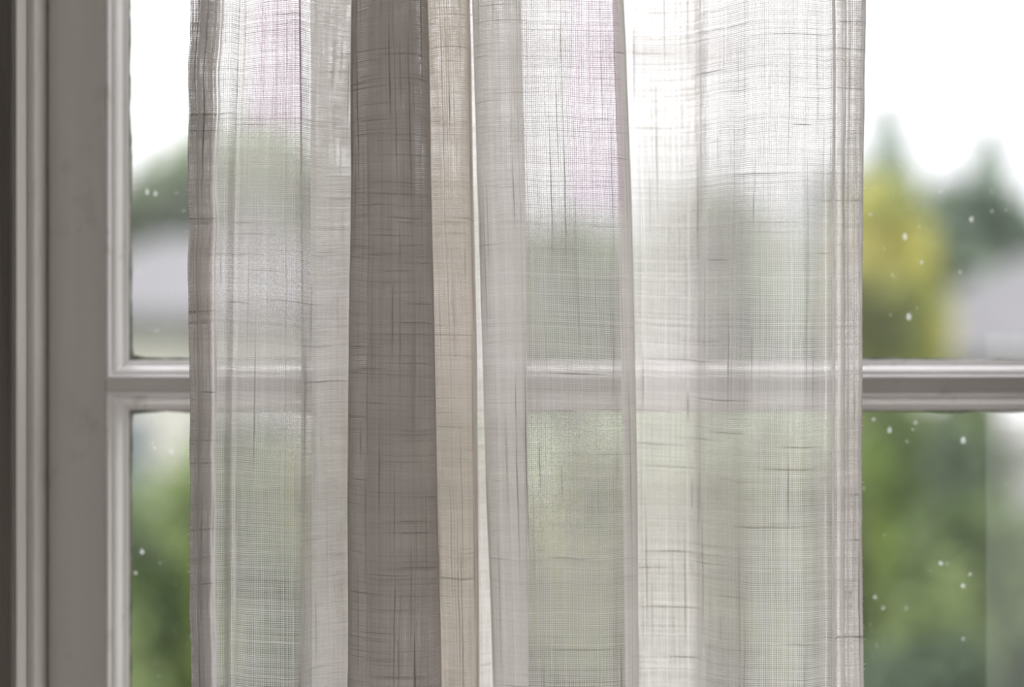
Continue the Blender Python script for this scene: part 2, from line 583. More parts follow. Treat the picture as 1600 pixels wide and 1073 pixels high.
# ------------------------------------------------------------------ the curtain
# cross-section of the hanging cloth as one snaking sheet:
# (pixel x at top of frame, at mid height, at bottom, depth behind the focus plane in mm)
SECT = [
    (297.5, 297.5, 302, 10.0), (325, 317, 320, 9.8), (341, 330, 332, 9.2), (343, 332, 334, 8.6), (338, 328, 331, 8.0), (318, 312, 316, 7.6), (299, 298, 303, 7.4),
    (295.5, 295.5, 300, 6.6), (299, 298, 303, 5.9), (315, 309, 314, 5.2), (330, 321, 324, 5.4), (341, 331, 332, 6.6),          # 11: left hem ends
    (346, 336, 337, 6.0), (353, 343, 343, 3.0), (362, 351, 350, 2.6), (370, 359, 356, 6.0), (377, 366, 362, 9.0), (386, 375, 370, 6.0),
    (405, 395, 392, 2.0), (430, 425, 423, 0.0), (452, 455, 455, 1.0), (464, 469, 468, 3.5), (469, 475, 474, 8.0),
    (478, 483, 483, 13.0), (489, 491, 493, 17.5), (505, 505, 509, 22.0), (524, 521, 525, 27.0), (545, 540, 540, 32.0),      # 27
    (575, 575, 570, 38.0), (620, 625, 625, 38.0), (636, 641, 646, 36.5), (645, 651, 656, 36.0), (640, 645, 651, 38.5),
    (560, 560, 560, 41.0), (492, 494, 494, 43.0), (484, 487, 487, 46.0), (494, 496, 497, 49.0), (545, 545, 545, 50.0), (600, 598, 598, 46.0), (612, 610, 610, 42.5), (600, 598, 598, 34.0), (556, 552, 552, 14.0), (551, 546, 544, 6.0), (554, 549, 547, -2.0),       # 37
    (568, 564, 562, -8.0), (595, 595, 592, -13.0), (625, 628, 628, -14.0), (650, 658, 662, -10.0), (662, 672, 680, -4.0),
    (667, 679, 688, 3.0), (664, 675, 684, 9.0), (645, 652, 660, 11.0), (605, 610, 612, 11.0), (580, 580, 580, 13.0),
    (575, 575, 576, 17.0), (588, 588, 590, 20.0), (625, 632, 640, 20.5), (660, 675, 690, 18.0), (682, 698, 712, 13.5),          # 52
    (700, 712, 723, 12.5), (716, 725, 732, 13.5), (727, 735, 741, 17.0), (733, 741, 746, 24.0), (734, 743, 748, 33.0), (722, 733, 740, 38.0), (672, 682, 692, 41.0), (660, 670, 682, 45.0), (672, 682, 692, 49.0), (720, 730, 740, 51.0), (757, 765, 770, 54.0), (803, 812, 812, 54.0), (815, 823, 824, 45.0),
    (812, 820, 820, 39.0), (795, 805, 808, 35.0), (765, 778, 790, 28.0), (745, 760, 777, 19.0), (740, 755, 770, 11.0),         # 67
    (745, 759, 774, 4.0), (762, 775, 788, -1.0), (795, 805, 815, -4.5), (830, 840, 848, -4.0), (860, 872, 880, -4.5),
    (900, 908, 915, -4.0), (935, 945, 950, -1.0), (958, 972, 979, 3.5), (969, 984, 991, 9.0), (974, 990, 997, 16.0),
    (972, 988, 995, 23.0), (965, 980, 987, 31.0), (958, 970, 978, 40.0), (961, 972, 980, 47.0), (985, 992, 998, 51.0),
    (1020, 1022, 1025, 51.0), (1077, 1077, 1078, 48.0), (1100, 1100, 1100, 38.0), (1120, 1120, 1120, 29.0),
    (1141, 1141, 1141, 19.0), (1160, 1158, 1156, 10.0), (1172, 1170, 1167, 5.0),                     # 90
    (1200, 1198, 1196, 0.0), (1235, 1233, 1232, -1.5), (1262, 1262, 1262, 0.0), (1279, 1280, 1280, 4.0), (1288, 1290, 1290, 7.5),
    (1295, 1297, 1297, 5.5), (1301, 1303, 1303, 3.0), (1306, 1307, 1307, 4.2),                                                 # 98: right hem starts
    (1322, 1322, 1322, 5.2), (1340, 1338, 1340, 4.6), (1349, 1344, 1347, 5.0), (1351.5, 1346.5, 1349.5, 5.9), (1348, 1343, 1346, 6.8),
    (1330, 1328, 1330, 7.3), (1312, 1312, 1312, 7.6), (1307, 1308, 1308, 7.8)]
find = lambda a, d: next(i for i, q in enumerate(SECT) if q[0] == a and q[3] == d)
I_LH, I_PL0, I_PL1, I_MID, I_RH = 11, find(545, 32.0), find(682, 13.5), find(740, 11.0), find(1306, 4.2)
J = I_MID - 67
UD0, UD1 = find(985, 51.0), find(1100, 38.0)


def catmull(ctrl, sub):
    c = np.vstack([2 * ctrl[0] - ctrl[1], ctrl, 2 * ctrl[-1] - ctrl[-2]])
    t = np.linspace(0, 1, sub, endpoint=False)[:, None]
    out = []
    for i in range(1, len(c) - 2):
        p0, p1, p2, p3 = c[i - 1], c[i], c[i + 1], c[i + 2]
        # tension-limited tangents keep close turns from overshooting
        d = np.linalg.norm(p2 - p1)
        m1 = (p2 - p0); m1 = m1 / (np.linalg.norm(m1) + 1e-9) * d
        m2 = (p3 - p1); m2 = m2 / (np.linalg.norm(m2) + 1e-9) * d
        h = (2 * t**3 - 3 * t**2 + 1) * p1 + (t**3 - 2 * t**2 + t) * m1 + (-2 * t**3 + 3 * t**2) * p2 + (t**3 - t**2) * m2
        out.append(h)
    out.append(c[-2][None])
    return np.vstack(out)


def to_world(px, dep):
    Y = FOCUS + dep / 1000.0
    return np.stack([(px - 800) * K * Y, Y], 1)


S = np.array(SECT, float)
SUB = 24
curves = [catmull(to_world(S[:, j], S[:, 3]), SUB) for j in range(3)]
mid = curves[1]
seg = np.linalg.norm(np.diff(mid, axis=0), axis=1)
arc = np.concatenate([[0], np.cumsum(seg)])
U_TOT = arc[-1]
u_of = lambda idx: arc[idx * SUB]


class VNoise:
    """smooth 2D value noise"""
    def __init__(s, seed, n=64):
        s.g = np.random.default_rng(seed).uniform(-1, 1, (n, n))
        s.n = n

    def __call__(s, x, y):
        x = np.asarray(x, float) + 1000.0
        y = np.asarray(y, float) + 1000.0
        xi, yi = np.floor(x).astype(int), np.floor(y).astype(int)
        fx, fy = x - xi, y - yi
        fx, fy = fx * fx * (3 - 2 * fx), fy * fy * (3 - 2 * fy)
        n = s.n
        a, b = s.g[xi % n, yi % n], s.g[(xi + 1) % n, yi % n]
        c, d = s.g[xi % n, (yi + 1) % n], s.g[(xi + 1) % n, (yi + 1) % n]
        return (a * (1 - fx) + b * fx) * (1 - fy) + (c * (1 - fx) + d * fx) * fy


N1, N2, N3, N4, N5 = (VNoise(i) for i in (21, 22, 23, 24, 25))
PXH = K * FOCUS                 # metres per pixel at the curtain


def surf(u, v):
    """u arc length along the cloth, v height over the eye line (m) -> points, normals"""
    u = np.asarray(u, float)
    v = np.asarray(v, float)
    u, v = np.broadcast_arrays(u, v)
    t = -v / (536.5 * PXH)       # -1 top of frame, +1 bottom
    t = np.clip(t, -1.3, 1.3)
    tt = u / U_TOT
    res = []
    for k in range(2):
        c = [np.interp(u, arc, cv[:, k]) for cv in curves]
        # quadratic through the three heights
        res.append(c[1] + t * (c[2] - c[0]) / 2 + t * t * ((c[2] + c[0]) / 2 - c[1]))
    x, y = res
    edge = np.minimum(u, U_TOT - u)
    hem_l = 1 - np.clip((u - u_of(I_LH)) / 0.010, 0, 1)
    hem_r = np.clip((u - u_of(I_RH)) / 0.006, 0, 1)
    # soft creases and the wandering outline of the cloth
    y = y + 0.0011 * N1(u * 45, v * 9) + 0.0004 * N2(u * 160, v * 22)
    x = x + 0.0005 * N3(u * 14, v * 16) + (hem_l + 0.3 * hem_r) * (0.0006 * N4(0.3, v * 60) + 0.0002 * N4(4.7 + 0 * u, v * 150))
    pn = (VNoise(31)(x * 70 + 3, v * 40)) * 0.0010
    y = y + np.where((u > u_of(12)) & (u < u_of(22)), pn, 0.0)
    z = EYE + v + 0.0016 * N5(u * 22, v * 7) + 0.0005 * N2(u * 60 + 9, v * 30)
    return np.stack([x, y, z], -1)


def normal_at(u, v):
    e = 0.0006
    a = surf(u + e, v) - surf(u - e, v)
    b = np.zeros_like(a)
    b[..., 2] = 1
    nn = np.cross(a, b)
    nn /= np.linalg.norm(nn, axis=-1, keepdims=True) + 1e-12
    return nn, a / (np.linalg.norm(a, axis=-1, keepdims=True) + 1e-12)


PITCH = 3.0 * PXH
V_HALF = (536.5 + 160) * PXH
W0 = 0.41 * PITCH


def slub_field(n_threads, length, count, lo, hi):
    """per thread list of (centre, half length, strength)"""
    out = [[] for _ in range(n_threads)]
    for _ in range(count):
        out[RNG.integers(n_threads)].append((RNG.uniform(0, length), RNG.uniform(lo, hi), RNG.uniform(0.5, 1.0)))
    return out


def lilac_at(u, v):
    """mask of the two lilac patches painted for moire where sky shows through"""
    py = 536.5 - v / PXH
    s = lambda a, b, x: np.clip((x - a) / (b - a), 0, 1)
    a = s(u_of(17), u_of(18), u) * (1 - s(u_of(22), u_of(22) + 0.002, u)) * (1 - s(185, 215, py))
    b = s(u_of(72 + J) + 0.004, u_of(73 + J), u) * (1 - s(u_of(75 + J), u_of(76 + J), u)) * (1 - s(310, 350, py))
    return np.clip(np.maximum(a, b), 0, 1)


def ribbons(paths_u, paths_v, widths, tones, across, h, off):
    """threads as slim arched ribbons. arrays (threads, samples)"""
    c = surf(paths_u, paths_v)
    nn, tu = normal_at(paths_u, paths_v)
    d = np.gradient(c, axis=1)
    d /= np.linalg.norm(d, axis=-1, keepdims=True) + 1e-12
    side = np.cross(d, nn)
    side /= np.linalg.norm(side, axis=-1, keepdims=True) + 1e-12
    wv = widths[..., None] / 2
    c = c + nn * off
    V = np.stack([c - side * wv, c + nn * (h * widths[..., None]), c + side * wv], axis=2)   # threads, samples, 3, 3
    nt, ns = V.shape[:2]
    idx = np.arange(nt * ns * 3).reshape(nt, ns, 3)
    f1 = np.stack([idx[:, :-1, 0], idx[:, 1:, 0], idx[:, 1:, 1], idx[:, :-1, 1]], -1).reshape(-1, 4)
    f2 = np.stack([idx[:, :-1, 1], idx[:, 1:, 1], idx[:, 1:, 2], idx[:, :-1, 2]], -1).reshape(-1, 4)
    tone = np.repeat(tones[..., None], 3, 2).ravel()
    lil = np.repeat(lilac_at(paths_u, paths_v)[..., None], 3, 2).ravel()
    return V.reshape(-1, 3), np.vstack([f1, f2]), tone, lil


cur = empty('sheer_curtain', (0, FOCUS + 0.02, EYE))
tag(cur, 'sheer off white open weave linen curtain hanging in folds before the window', 'curtain')
CL = cur.location.copy()


def into_curtain(o):
    o.parent = cur
    o.location = (-CL.x, -CL.y, -CL.z)
    return o


REG = [('side_hem', 0, I_LH, 'left edge of the cloth, folded to a narrow greyish hem'), ('pleat', I_LH, I_PL0, None),
       ('pleat', I_PL0, I_PL1, 'thick shaded grey brown pleat of many cloth layers'),
       ('pleat', I_PL1, I_MID, None), ('pleat', I_MID, I_RH, None), ('side_hem', I_RH, len(SECT) - 1, 'beige narrow hem with frayed outer edge')]

# weft: horizontal threads run through the whole cloth
n_weft = int(2 * V_HALF / PITCH)
weft_v = -V_HALF + (np.arange(n_weft) + 0.5) * PITCH + RNG.normal(0, 0.06 * PITCH, n_weft)
weft_w = W0 * np.exp(RNG.normal(0, 0.12, n_weft))
weft_tone = np.clip(RNG.normal(0.15, 0.07, n_weft), 0, 0.6)
weft_sl = slub_field(n_weft, U_TOT, 380, 0.004, 0.022)
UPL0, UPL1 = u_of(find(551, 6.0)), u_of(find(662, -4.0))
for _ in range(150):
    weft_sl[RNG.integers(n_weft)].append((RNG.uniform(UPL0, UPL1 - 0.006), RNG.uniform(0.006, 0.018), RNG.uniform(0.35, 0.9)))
n_warp = int(U_TOT / PITCH)
warp_u = (np.arange(n_warp) + 0.5) * PITCH + RNG.normal(0, 0.06 * PITCH, n_warp)
warp_u = np.clip(warp_u, 0.0003, U_TOT - 0.0003)
warp_w = W0 * np.exp(RNG.normal(0, 0.12, n_warp))
warp_tone = np.clip(RNG.normal(0.15, 0.07, n_warp), 0, 0.6)
warp_sl = slub_field(n_warp, 2 * V_HALF, 480, 0.006, 0.035)
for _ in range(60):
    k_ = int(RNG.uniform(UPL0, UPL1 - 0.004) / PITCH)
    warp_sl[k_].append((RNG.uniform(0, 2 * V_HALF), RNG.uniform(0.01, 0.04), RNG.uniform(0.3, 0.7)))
UG0, UG1 = u_of(find(720, 51.0)) , u_of(find(757, 54.0)) + 0.004
WN, WN2 = VNoise(41), VNoise(42)

for (nm, i0, i1, lab) in REG:
    ua, ub = u_of(i0), u_of(i1)
    ns = max(8, int((ub - ua) / 0.00125))
    uu = np.linspace(ua, ub, ns)
    PU = np.broadcast_to(uu, (n_weft, ns))
    row = np.arange(n_weft)[:, None]
    PV = weft_v[:, None] + 0.00013 * WN(PU * 220, row * 0.31) + 0.00022 * WN(PU * 50, row * 0.07 + 40)
    Wd = weft_w[:, None] * (1 + 0.22 * WN2(PU * 140, row * 7.3))
    Tn = np.broadcast_to(weft_tone[:, None], PU.shape).copy()
    for r_, ls in enumerate(weft_sl):
        for (c_, hl, st_) in ls:
            g = np.clip(1.25 - np.abs(PU[r_] - c_) / hl, 0, 1) ** 0.5
            Wd[r_] = Wd[r_] * (1 + 0.38 * st_ * g)
            Tn[r_] = np.maximum(Tn[r_], 0.8 * st_ * g)
    if nm == 'side_hem':
        Wd *= 1.12; Tn = np.clip(Tn + (0.10 if i0 == 0 else 0), 0, 1)
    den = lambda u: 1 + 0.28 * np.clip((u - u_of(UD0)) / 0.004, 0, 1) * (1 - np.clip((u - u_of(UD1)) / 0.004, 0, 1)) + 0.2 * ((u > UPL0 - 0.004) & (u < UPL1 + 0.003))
    den2 = lambda u: den(u) + 0.5 * ((u > UG0) & (u < UG1))
    Wd = Wd * den2(PU)
    V1, F1, T1, L1 = ribbons(PU, PV, Wd, Tn, 'v', 0.45, 0.0)
    # warp: vertical threads of this region
    ks = np.where((warp_u >= ua) & (warp_u < ub))[0]
    if nm == 'side_hem':       # hems are close-set
        extra = warp_u[ks] + 0.5 * PITCH
        sel = RNG.uniform(size=len(ks)) < 0.35
        wu = np.concatenate([warp_u[ks], extra[sel]])
        ww = np.concatenate([warp_w[ks], warp_w[ks][sel]])
        wt = np.concatenate([warp_tone[ks], warp_tone[ks][sel]])
        sl = [warp_sl[k] for k in ks] + [[] for _ in range(int(sel.sum()))]
    else:
        wu, ww, wt, sl = warp_u[ks], warp_w[ks], warp_tone[ks], [warp_sl[k] for k in ks]
    nv = 112
    vv = np.linspace(-V_HALF, V_HALF, nv)
    QV = np.broadcast_to(vv, (len(wu), nv))
    colk = (wu / PITCH)[:, None]
    QU = wu[:, None] + 0.00012 * WN(QV * 160 + 7, colk * 0.37) + 0.00028 * WN(QV * 40 + 3, colk * 0.06)
    Wq = ww[:, None] * (1 + 0.22 * WN2(QV * 120, colk * 5.1))
    Tq = np.broadcast_to(wt[:, None], QV.shape).copy()
    for r_, ls in enumerate(sl):
        for (c_, hl, st_) in ls:
            g = np.clip(1.25 - np.abs(QV[r_] + V_HALF - c_) / hl, 0, 1) ** 0.5
            Wq[r_] = Wq[r_] * (1 + 0.38 * st_ * g)
            Tq[r_] = np.maximum(Tq[r_], 0.8 * st_ * g)
    if nm == 'side_hem':
        Wq *= 1.1; Tq = np.clip(Tq + (0.10 if i0 == 0 else 0), 0, 1)
    Wq = Wq * den2(QU)
    V2, F2, T2, L2 = ribbons(QU, QV, Wq, Tq, 'u', 0.45, 0.00006)
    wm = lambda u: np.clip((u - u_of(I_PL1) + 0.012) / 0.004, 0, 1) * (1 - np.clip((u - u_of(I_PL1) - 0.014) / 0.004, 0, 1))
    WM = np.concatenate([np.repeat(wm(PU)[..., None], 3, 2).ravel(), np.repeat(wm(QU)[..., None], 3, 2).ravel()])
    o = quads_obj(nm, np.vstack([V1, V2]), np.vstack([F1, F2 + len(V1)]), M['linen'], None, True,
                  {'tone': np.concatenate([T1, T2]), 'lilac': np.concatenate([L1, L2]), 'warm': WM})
    into_curtain(o)
    if lab:
        o['label'] = lab
    if nm == 'pleat':
        o['kind'] = 'stuff'

# raised hem seams: a solid narrow fold of cloth
for (iu, wmm, off) in ((12, 1.1, 0.0004), (I_RH - 1, 1.3, 0.0004)):
    u0 = u_of(iu) - wmm / 2000.0
    vv = np.linspace(-V_HALF, V_HALF, 150)
    nu = 5
    V, F = [], []
    for j, q in enumerate(np.linspace(0, 1, nu)):
        uq = np.full_like(vv, u0 + q * wmm / 1000.0)
        p = surf(uq, vv)
        nn, _ = normal_at(uq, vv)
        # the normal that looks to the camera
        sgn = np.where(nn[:, 1:2] < 0, 1, -1)
        V.append(p + nn * sgn * (off * (0.4 + 1.2 * math.sin(PI * q))))
    V = np.stack(V, 1)
    idx = np.arange(V.shape[0] * nu).reshape(-1, nu)
    F = np.stack([idx[:-1, :-1], idx[1:, :-1], idx[1:, 1:], idx[:-1, 1:]], -1).reshape(-1, 4)
    o = quads_obj('hem_seam', V.reshape(-1, 3), F, M['linen'], None, True, {'tone': RNG.uniform(0, 0.15, V.shape[0] * nu)})
    into_curtain(o)

# frayed fibres on both outer edges
for side, ue in ((-1, u_of(7)), (1, u_of(I_RH + 4))):
    mb = MB()
    for k in range(90):
        v0 = RNG.uniform(-V_HALF, V_HALF)
        L = RNG.uniform(0.0003, 0.0013) * (1.8 if k % 15 == 0 else 1)
        base = surf(ue, v0)
        a = RNG.uniform(-0.9, 0.9)
        pts = [base + np.array([side * L * t * math.cos(a * t), RNG.normal(0, 0.0001), L * t * math.sin(a) * (1 - 0.3 * t)]) for t in (0, 0.33, 0.66, 1)]
        mb.tube(pts, [0.00008, 0.00007, 0.00006, 0.00003], 4)
    o = mb.build('frayed_fibres', M['linen'], smooth=True)
    o['kind'] = 'stuff'
    into_curtain(o)

# the cloth above and below what the photograph shows (plain finely pierced sheet)
m, n, l = new_mat('linen_sheet')
out = n.new('ShaderNodeOutputMaterial')
df = n.new('ShaderNodeBsdfDiffuse'); df.inputs['Color'].default_value = (0.76, 0.735, 0.715, 1)
tl = n.new('ShaderNodeBsdfTranslucent'); tl.inputs['Color'].default_value = (0.76, 0.735, 0.715, 1)
tr = n.new('ShaderNodeBsdfTransparent')
a1 = n.new('ShaderNodeMixShader'); a1.inputs[0].default_value = 0.5
a2 = n.new('ShaderNodeMixShader'); a2.inputs[0].default_value = 0.68
l.new(df.outputs[0], a1.inputs[1]); l.new(tl.outputs[0], a1.inputs[2])
l.new(tr.outputs[0], a2.inputs[1]); l.new(a1.outputs[0], a2.inputs[2])
l.new(a2.outputs[0], out.inputs['Surface'])
for (nm, va, vb) in (('upper_cloth', V_HALF, 0.80), ('lower_cloth', -0.72, -V_HALF)):
    uu = np.linspace(0, U_TOT, 420)
    vv = np.linspace(va, vb, 12)
    vc = np.clip(vv, -V_HALF, V_HALF)
    p = surf(uu[None, :], vc[:, None])
    p[..., 2] += (vv - vc)[:, None]
    idx = np.arange(12 * 420).reshape(12, 420)
    F = np.stack([idx[:-1, :-1], idx[:-1, 1:], idx[1:, 1:], idx[1:, :-1]], -1).reshape(-1, 4)
    into_curtain(quads_obj(nm, p.reshape(-1, 3), F, m, None, True))
rod = MB().tube([(-0.30, FOCUS + 0.018, EYE + 0.813), (0.34, FOCUS + 0.018, EYE + 0.813)], [0.009, 0.009], 16).build('curtain_rod', M['dark_wood'], smooth=True)
tag(rod, 'dark curtain rod above the window carrying the sheer curtain', 'curtain rod')
for xx in (-0.29, 0.33):
    MB().box(xx - 0.006, xx + 0.006, FOCUS + 0.018, 1.0905, EYE + 0.803, EYE + 0.823).build('bracket', M['dark_wood'], rod)


# ------------------------------------------------------------------ outdoors
def leaf_mat(name, c_dark, c_mid, c_light, scale=2.2, trans=0.35):
    m, n, l = new_mat(name)
    out = n.new('ShaderNodeOutputMaterial')
    tc = n.new('ShaderNodeTexCoord')
    nz = noise(n, l, tc.outputs['Object'], scale, 3, None, 0.6)
    r = ramp(n, [(0.40, tuple(q * 0.3 for q in c_dark)), (0.5, c_mid), (0.61, tuple(q * 1.45 for q in c_light))])
    l.new(nz.outputs['Fac'], r.inputs['Fac'])
    df = n.new('ShaderNodeBsdfDiffuse')
    tl = n.new('ShaderNodeBsdfTranslucent')
    l.new(r.outputs['Color'], df.inputs['Color'])
    l.new(r.outputs['Color'], tl.inputs['Color'])
    mx = n.new('ShaderNodeMixShader')
    mx.inputs[0].default_value = trans
    l.new(df.outputs[0], mx.inputs[1])
    l.new(tl.outputs[0], mx.inputs[2])
    l.new(mx.outputs[0], out.inputs['Surface'])
    return m


def flat_mat(name, c1, c2, scale=3.0, rough=0.8):
    return paint_mat(name, c1, c2, rough, scale, (1, 1, 1), 0.2, 0.01)


M['leaf_fresh'] = leaf_mat('fresh_green_leaves', (0.068, 0.115, 0.026), (0.115, 0.178, 0.042), (0.209, 0.272, 0.073))
M['leaf_mid'] = leaf_mat('mid_green_leaves', (0.058, 0.094, 0.036), (0.115, 0.162, 0.062), (0.199, 0.246, 0.105))
M['leaf_dark'] = leaf_mat('dark_green_leaves', (0.047, 0.073, 0.047), (0.089, 0.125, 0.078), (0.157, 0.199, 0.125), 0.8)
M['leaf_yellow'] = leaf_mat('yellowing_leaves', (0.34, 0.40, 0.15), (0.33, 0.36, 0.12), (0.427, 0.392, 0.119), 0.9)
M['leaf_olive'] = leaf_mat('dull_olive_leaves', (0.10, 0.125, 0.055), (0.18, 0.205, 0.10), (0.28, 0.30, 0.16))
M['leaf_hazy'] = leaf_mat('hazy_green_leaves', (0.13, 0.165, 0.135), (0.17, 0.215, 0.165), (0.22, 0.27, 0.20), 0.8)  # distance haze put into the leaf colour
M['leaf_far'] = leaf_mat('greyish_distant_needles', (0.173, 0.226, 0.188), (0.251, 0.304, 0.267), (0.345, 0.392, 0.345), 0.5)  # paled and greyed for the haze over the far conifers
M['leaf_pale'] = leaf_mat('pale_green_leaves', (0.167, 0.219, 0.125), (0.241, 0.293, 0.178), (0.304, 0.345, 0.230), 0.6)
M['bark'] = flat_mat('bark', (0.10, 0.08, 0.06), (0.20, 0.16, 0.12), 12)
M['roof_grey'] = flat_mat('grey_roof_shingle', (0.105, 0.102, 0.104), (0.145, 0.142, 0.144))
M['wall_cream'] = flat_mat('cream_render', (0.46, 0.445, 0.40), (0.56, 0.54, 0.49))
M['wall_white'] = flat_mat('white_boarding', (0.50, 0.485, 0.475), (0.58, 0.565, 0.555))
M['dark_pane'] = flat_mat('dark_house_glass', (0.10, 0.12, 0.14), (0.16, 0.18, 0.20), rough=0.1)
M['lawn'] = flat_mat('lawn_soil', (0.10, 0.13, 0.07), (0.17, 0.20, 0.11), 1.5)
M['cable'] = flat_mat('black_cable', (0.05, 0.05, 0.06), (0.08, 0.08, 0.09))

GZ = -1.6
gr = mesh_obj('ground', [(-90, 1.6, GZ), (90, 1.6, GZ), (90, 160, GZ), (-90, 160, GZ)], [(0, 1, 2, 3)], M['lawn'])
struct(gr)
gp = MB().box(-4, 4, 1.31, 4.6, GZ + 0.001, GZ + 0.04).build('bounce_slab', flat_mat('pale_bounce_slab', (0.42, 0.39, 0.37), (0.52, 0.49, 0.47)))  # unseen pale slab, added to bounce neutral light up at the window
struct(gp)
# house wall outside under the window
struct(MB().box(-1.8, 1.8, 1.215, 1.30, GZ, 0.65).build('wall_outside', M['wall_cream']))


def leaves(clumps, n_leaf, size, rng):
    """clumps: (x,y,z,rx,ry,rz)"""
    C = np.array(clumps)
    wgt = (C[:, 3] * C[:, 4] * C[:, 5]) ** (2 / 3)
    k = rng.choice(len(C), n_leaf, p=wgt / wgt.sum())
    d = rng.normal(size=(n_leaf, 3))
    d /= np.linalg.norm(d, axis=1, keepdims=True)
    r = np.abs(rng.normal(0.85, 0.28, n_leaf))[:, None]
    c = C[k, :3] + d * r * C[k, 3:6]
    nn = d + rng.normal(0, 0.6, (n_leaf, 3)) + np.array([0, 0, 0.4])
    nn /= np.linalg.norm(nn, axis=1, keepdims=True)
    a = np.cross(nn, rng.normal(size=(n_leaf, 3)))
    a /= np.linalg.norm(a, axis=1, keepdims=True)
    b = np.cross(nn, a)
    s = (size * rng.uniform(0.6, 1.4, n_leaf))[:, None]
    V = np.stack([c - a * s, c + b * s * 0.5 + nn * s * 0.12, c + a * s, c - b * s * 0.5 + nn * s * 0.12], 1).reshape(-1, 3)
    F = np.arange(n_leaf * 4).reshape(-1, 4)
    return V, F


def plant(name, label, cat, px, Y, top, bottom, wpx, mat, n_leaf=7000, leaf=0.05, seed=0, shape='round', trunk=True, group=None):
    """tree or shrub with its crown between pixel rows top..bottom at distance Y"""
    rng = np.random.default_rng(seed)
    X, _, ztop = P(px, top, Y)
    zbot = max(P(px, bottom, Y)[2], GZ + 0.05)
    rw = wpx * K * Y / 2 * (1.22 if cat == 'tree' and shape == 'round' else 1.1)
    root = empty(name, (X, Y, GZ))
    tag(root, label, cat, group)
    H = ztop - GZ
    lo = zbot - GZ
    cl = []
    nC = 26 if cat == 'tree' else 15
    if shape == 'cone':
        for i in range(nC):
            t = i / (nC - 1)
            z = lo + (H - lo) * t
            w_ = rw * (1 - t) ** 0.8 + 0.05 * rw
            for q in range(3):
                a = rng.uniform(0, 2 * PI)
                cl.append((w_ * 0.5 * math.cos(a), w_ * 0.5 * math.sin(a), z, w_ * 0.6, w_ * 0.6, (H - lo) / nC * 1.2))
    else:
        zc, rz = (lo + H) / 2, (H - lo) / 2
        for i in range(nC):
            d = rng.normal(size=3)
            d /= np.linalg.norm(d)
            f = rng.uniform(0.35, 0.78)
            r = rng.uniform(0.22, 0.42)
            cl.append((d[0] * rw * f, d[1] * rw * f, zc + d[2] * rz * f, rw * r, rw * r, rz * r * rng.uniform(0.8, 1.1)))
        cl.append((0, 0, zc, rw * 0.6, rw * 0.6, rz * 0.6))
    V, F = leaves(cl, n_leaf, leaf, rng)
    V[:, 2] = np.maximum(V[:, 2], 0.02)
    f = quads_obj('foliage', V, F, mat, root, False)
    f['kind'] = 'stuff'
    tr_r = max(0.03, rw * 0.08)
    mb = MB().tube([(0, 0, -0.02), (0.03 * rw, 0, H * 0.3), (-0.03 * rw, 0.02 * rw, H * 0.6), (0, 0, H * 0.88)], [tr_r, tr_r * 0.8, tr_r * 0.5, tr_r * 0.15], 8)
    mb.build('trunk' if trunk else 'stem', M['bark'], root, True)
    for q in range(4):
        a = rng.uniform(0, 2 * PI)
        z0 = H * rng.uniform(0.3, 0.6)
        MB().tube([(0, 0, z0), (rw * 0.3 * math.cos(a), rw * 0.3 * math.sin(a), z0 + H * 0.12), (rw * 0.6 * math.cos(a), rw * 0.6 * math.sin(a), z0 + H * 0.2)],
                  [tr_r * 0.4, tr_r * 0.3, tr_r * 0.1], 6).build('branch', M['bark'], root, True)
    return root


def house(name, label, cat, x0, x1, Y, ridge, eave, base_z, depth, roof_m, wall_m, hip=0.25):
    """gabled/hipped house; x in pixels at Y, ridge/eave pixel rows"""
    X0, X1 = P(x0, 0, Y)[0], P(x1, 0, Y)[0]
    ze = P(0, eave, Y)[2]
    zr = P(0, ridge, Y + depth / 2)[2]
    cx, hw = (X0 + X1) / 2, (X1 - X0) / 2
    root = empty(name, (cx, Y + depth / 2, base_z))
    tag(root, label, cat)
    E, R = ze - base_z, zr - base_z
    MB().box(-hw, hw, -depth / 2, depth / 2, 0, E).build('wall', wall_m, root)
    o = 0.25
    hx = hw * (1 - hip)
    V = [(-hw - o, -depth / 2 - o, E - 0.05), (hw + o, -depth / 2 - o, E - 0.05), (hw + o, depth / 2 + o, E - 0.05), (-hw - o, depth / 2 + o, E - 0.05),
         (-hx, 0, R), (hx, 0, R), (-hw - o, -depth / 2 - o, E - 0.2), (hw + o, -depth / 2 - o, E - 0.2), (hw + o, depth / 2 + o, E - 0.2), (-hw - o, depth / 2 + o, E - 0.2)]
    F = [(0, 1, 5, 4), (1, 2, 5), (2, 3, 4, 5), (3, 0, 4), (0, 6, 7, 1), (1, 7, 8, 2), (2, 8, 9, 3), (3, 9, 6, 0), (6, 9, 8, 7)]
    mesh_obj('roof', V, F, roof_m, root)
    return root, hw, E, depth


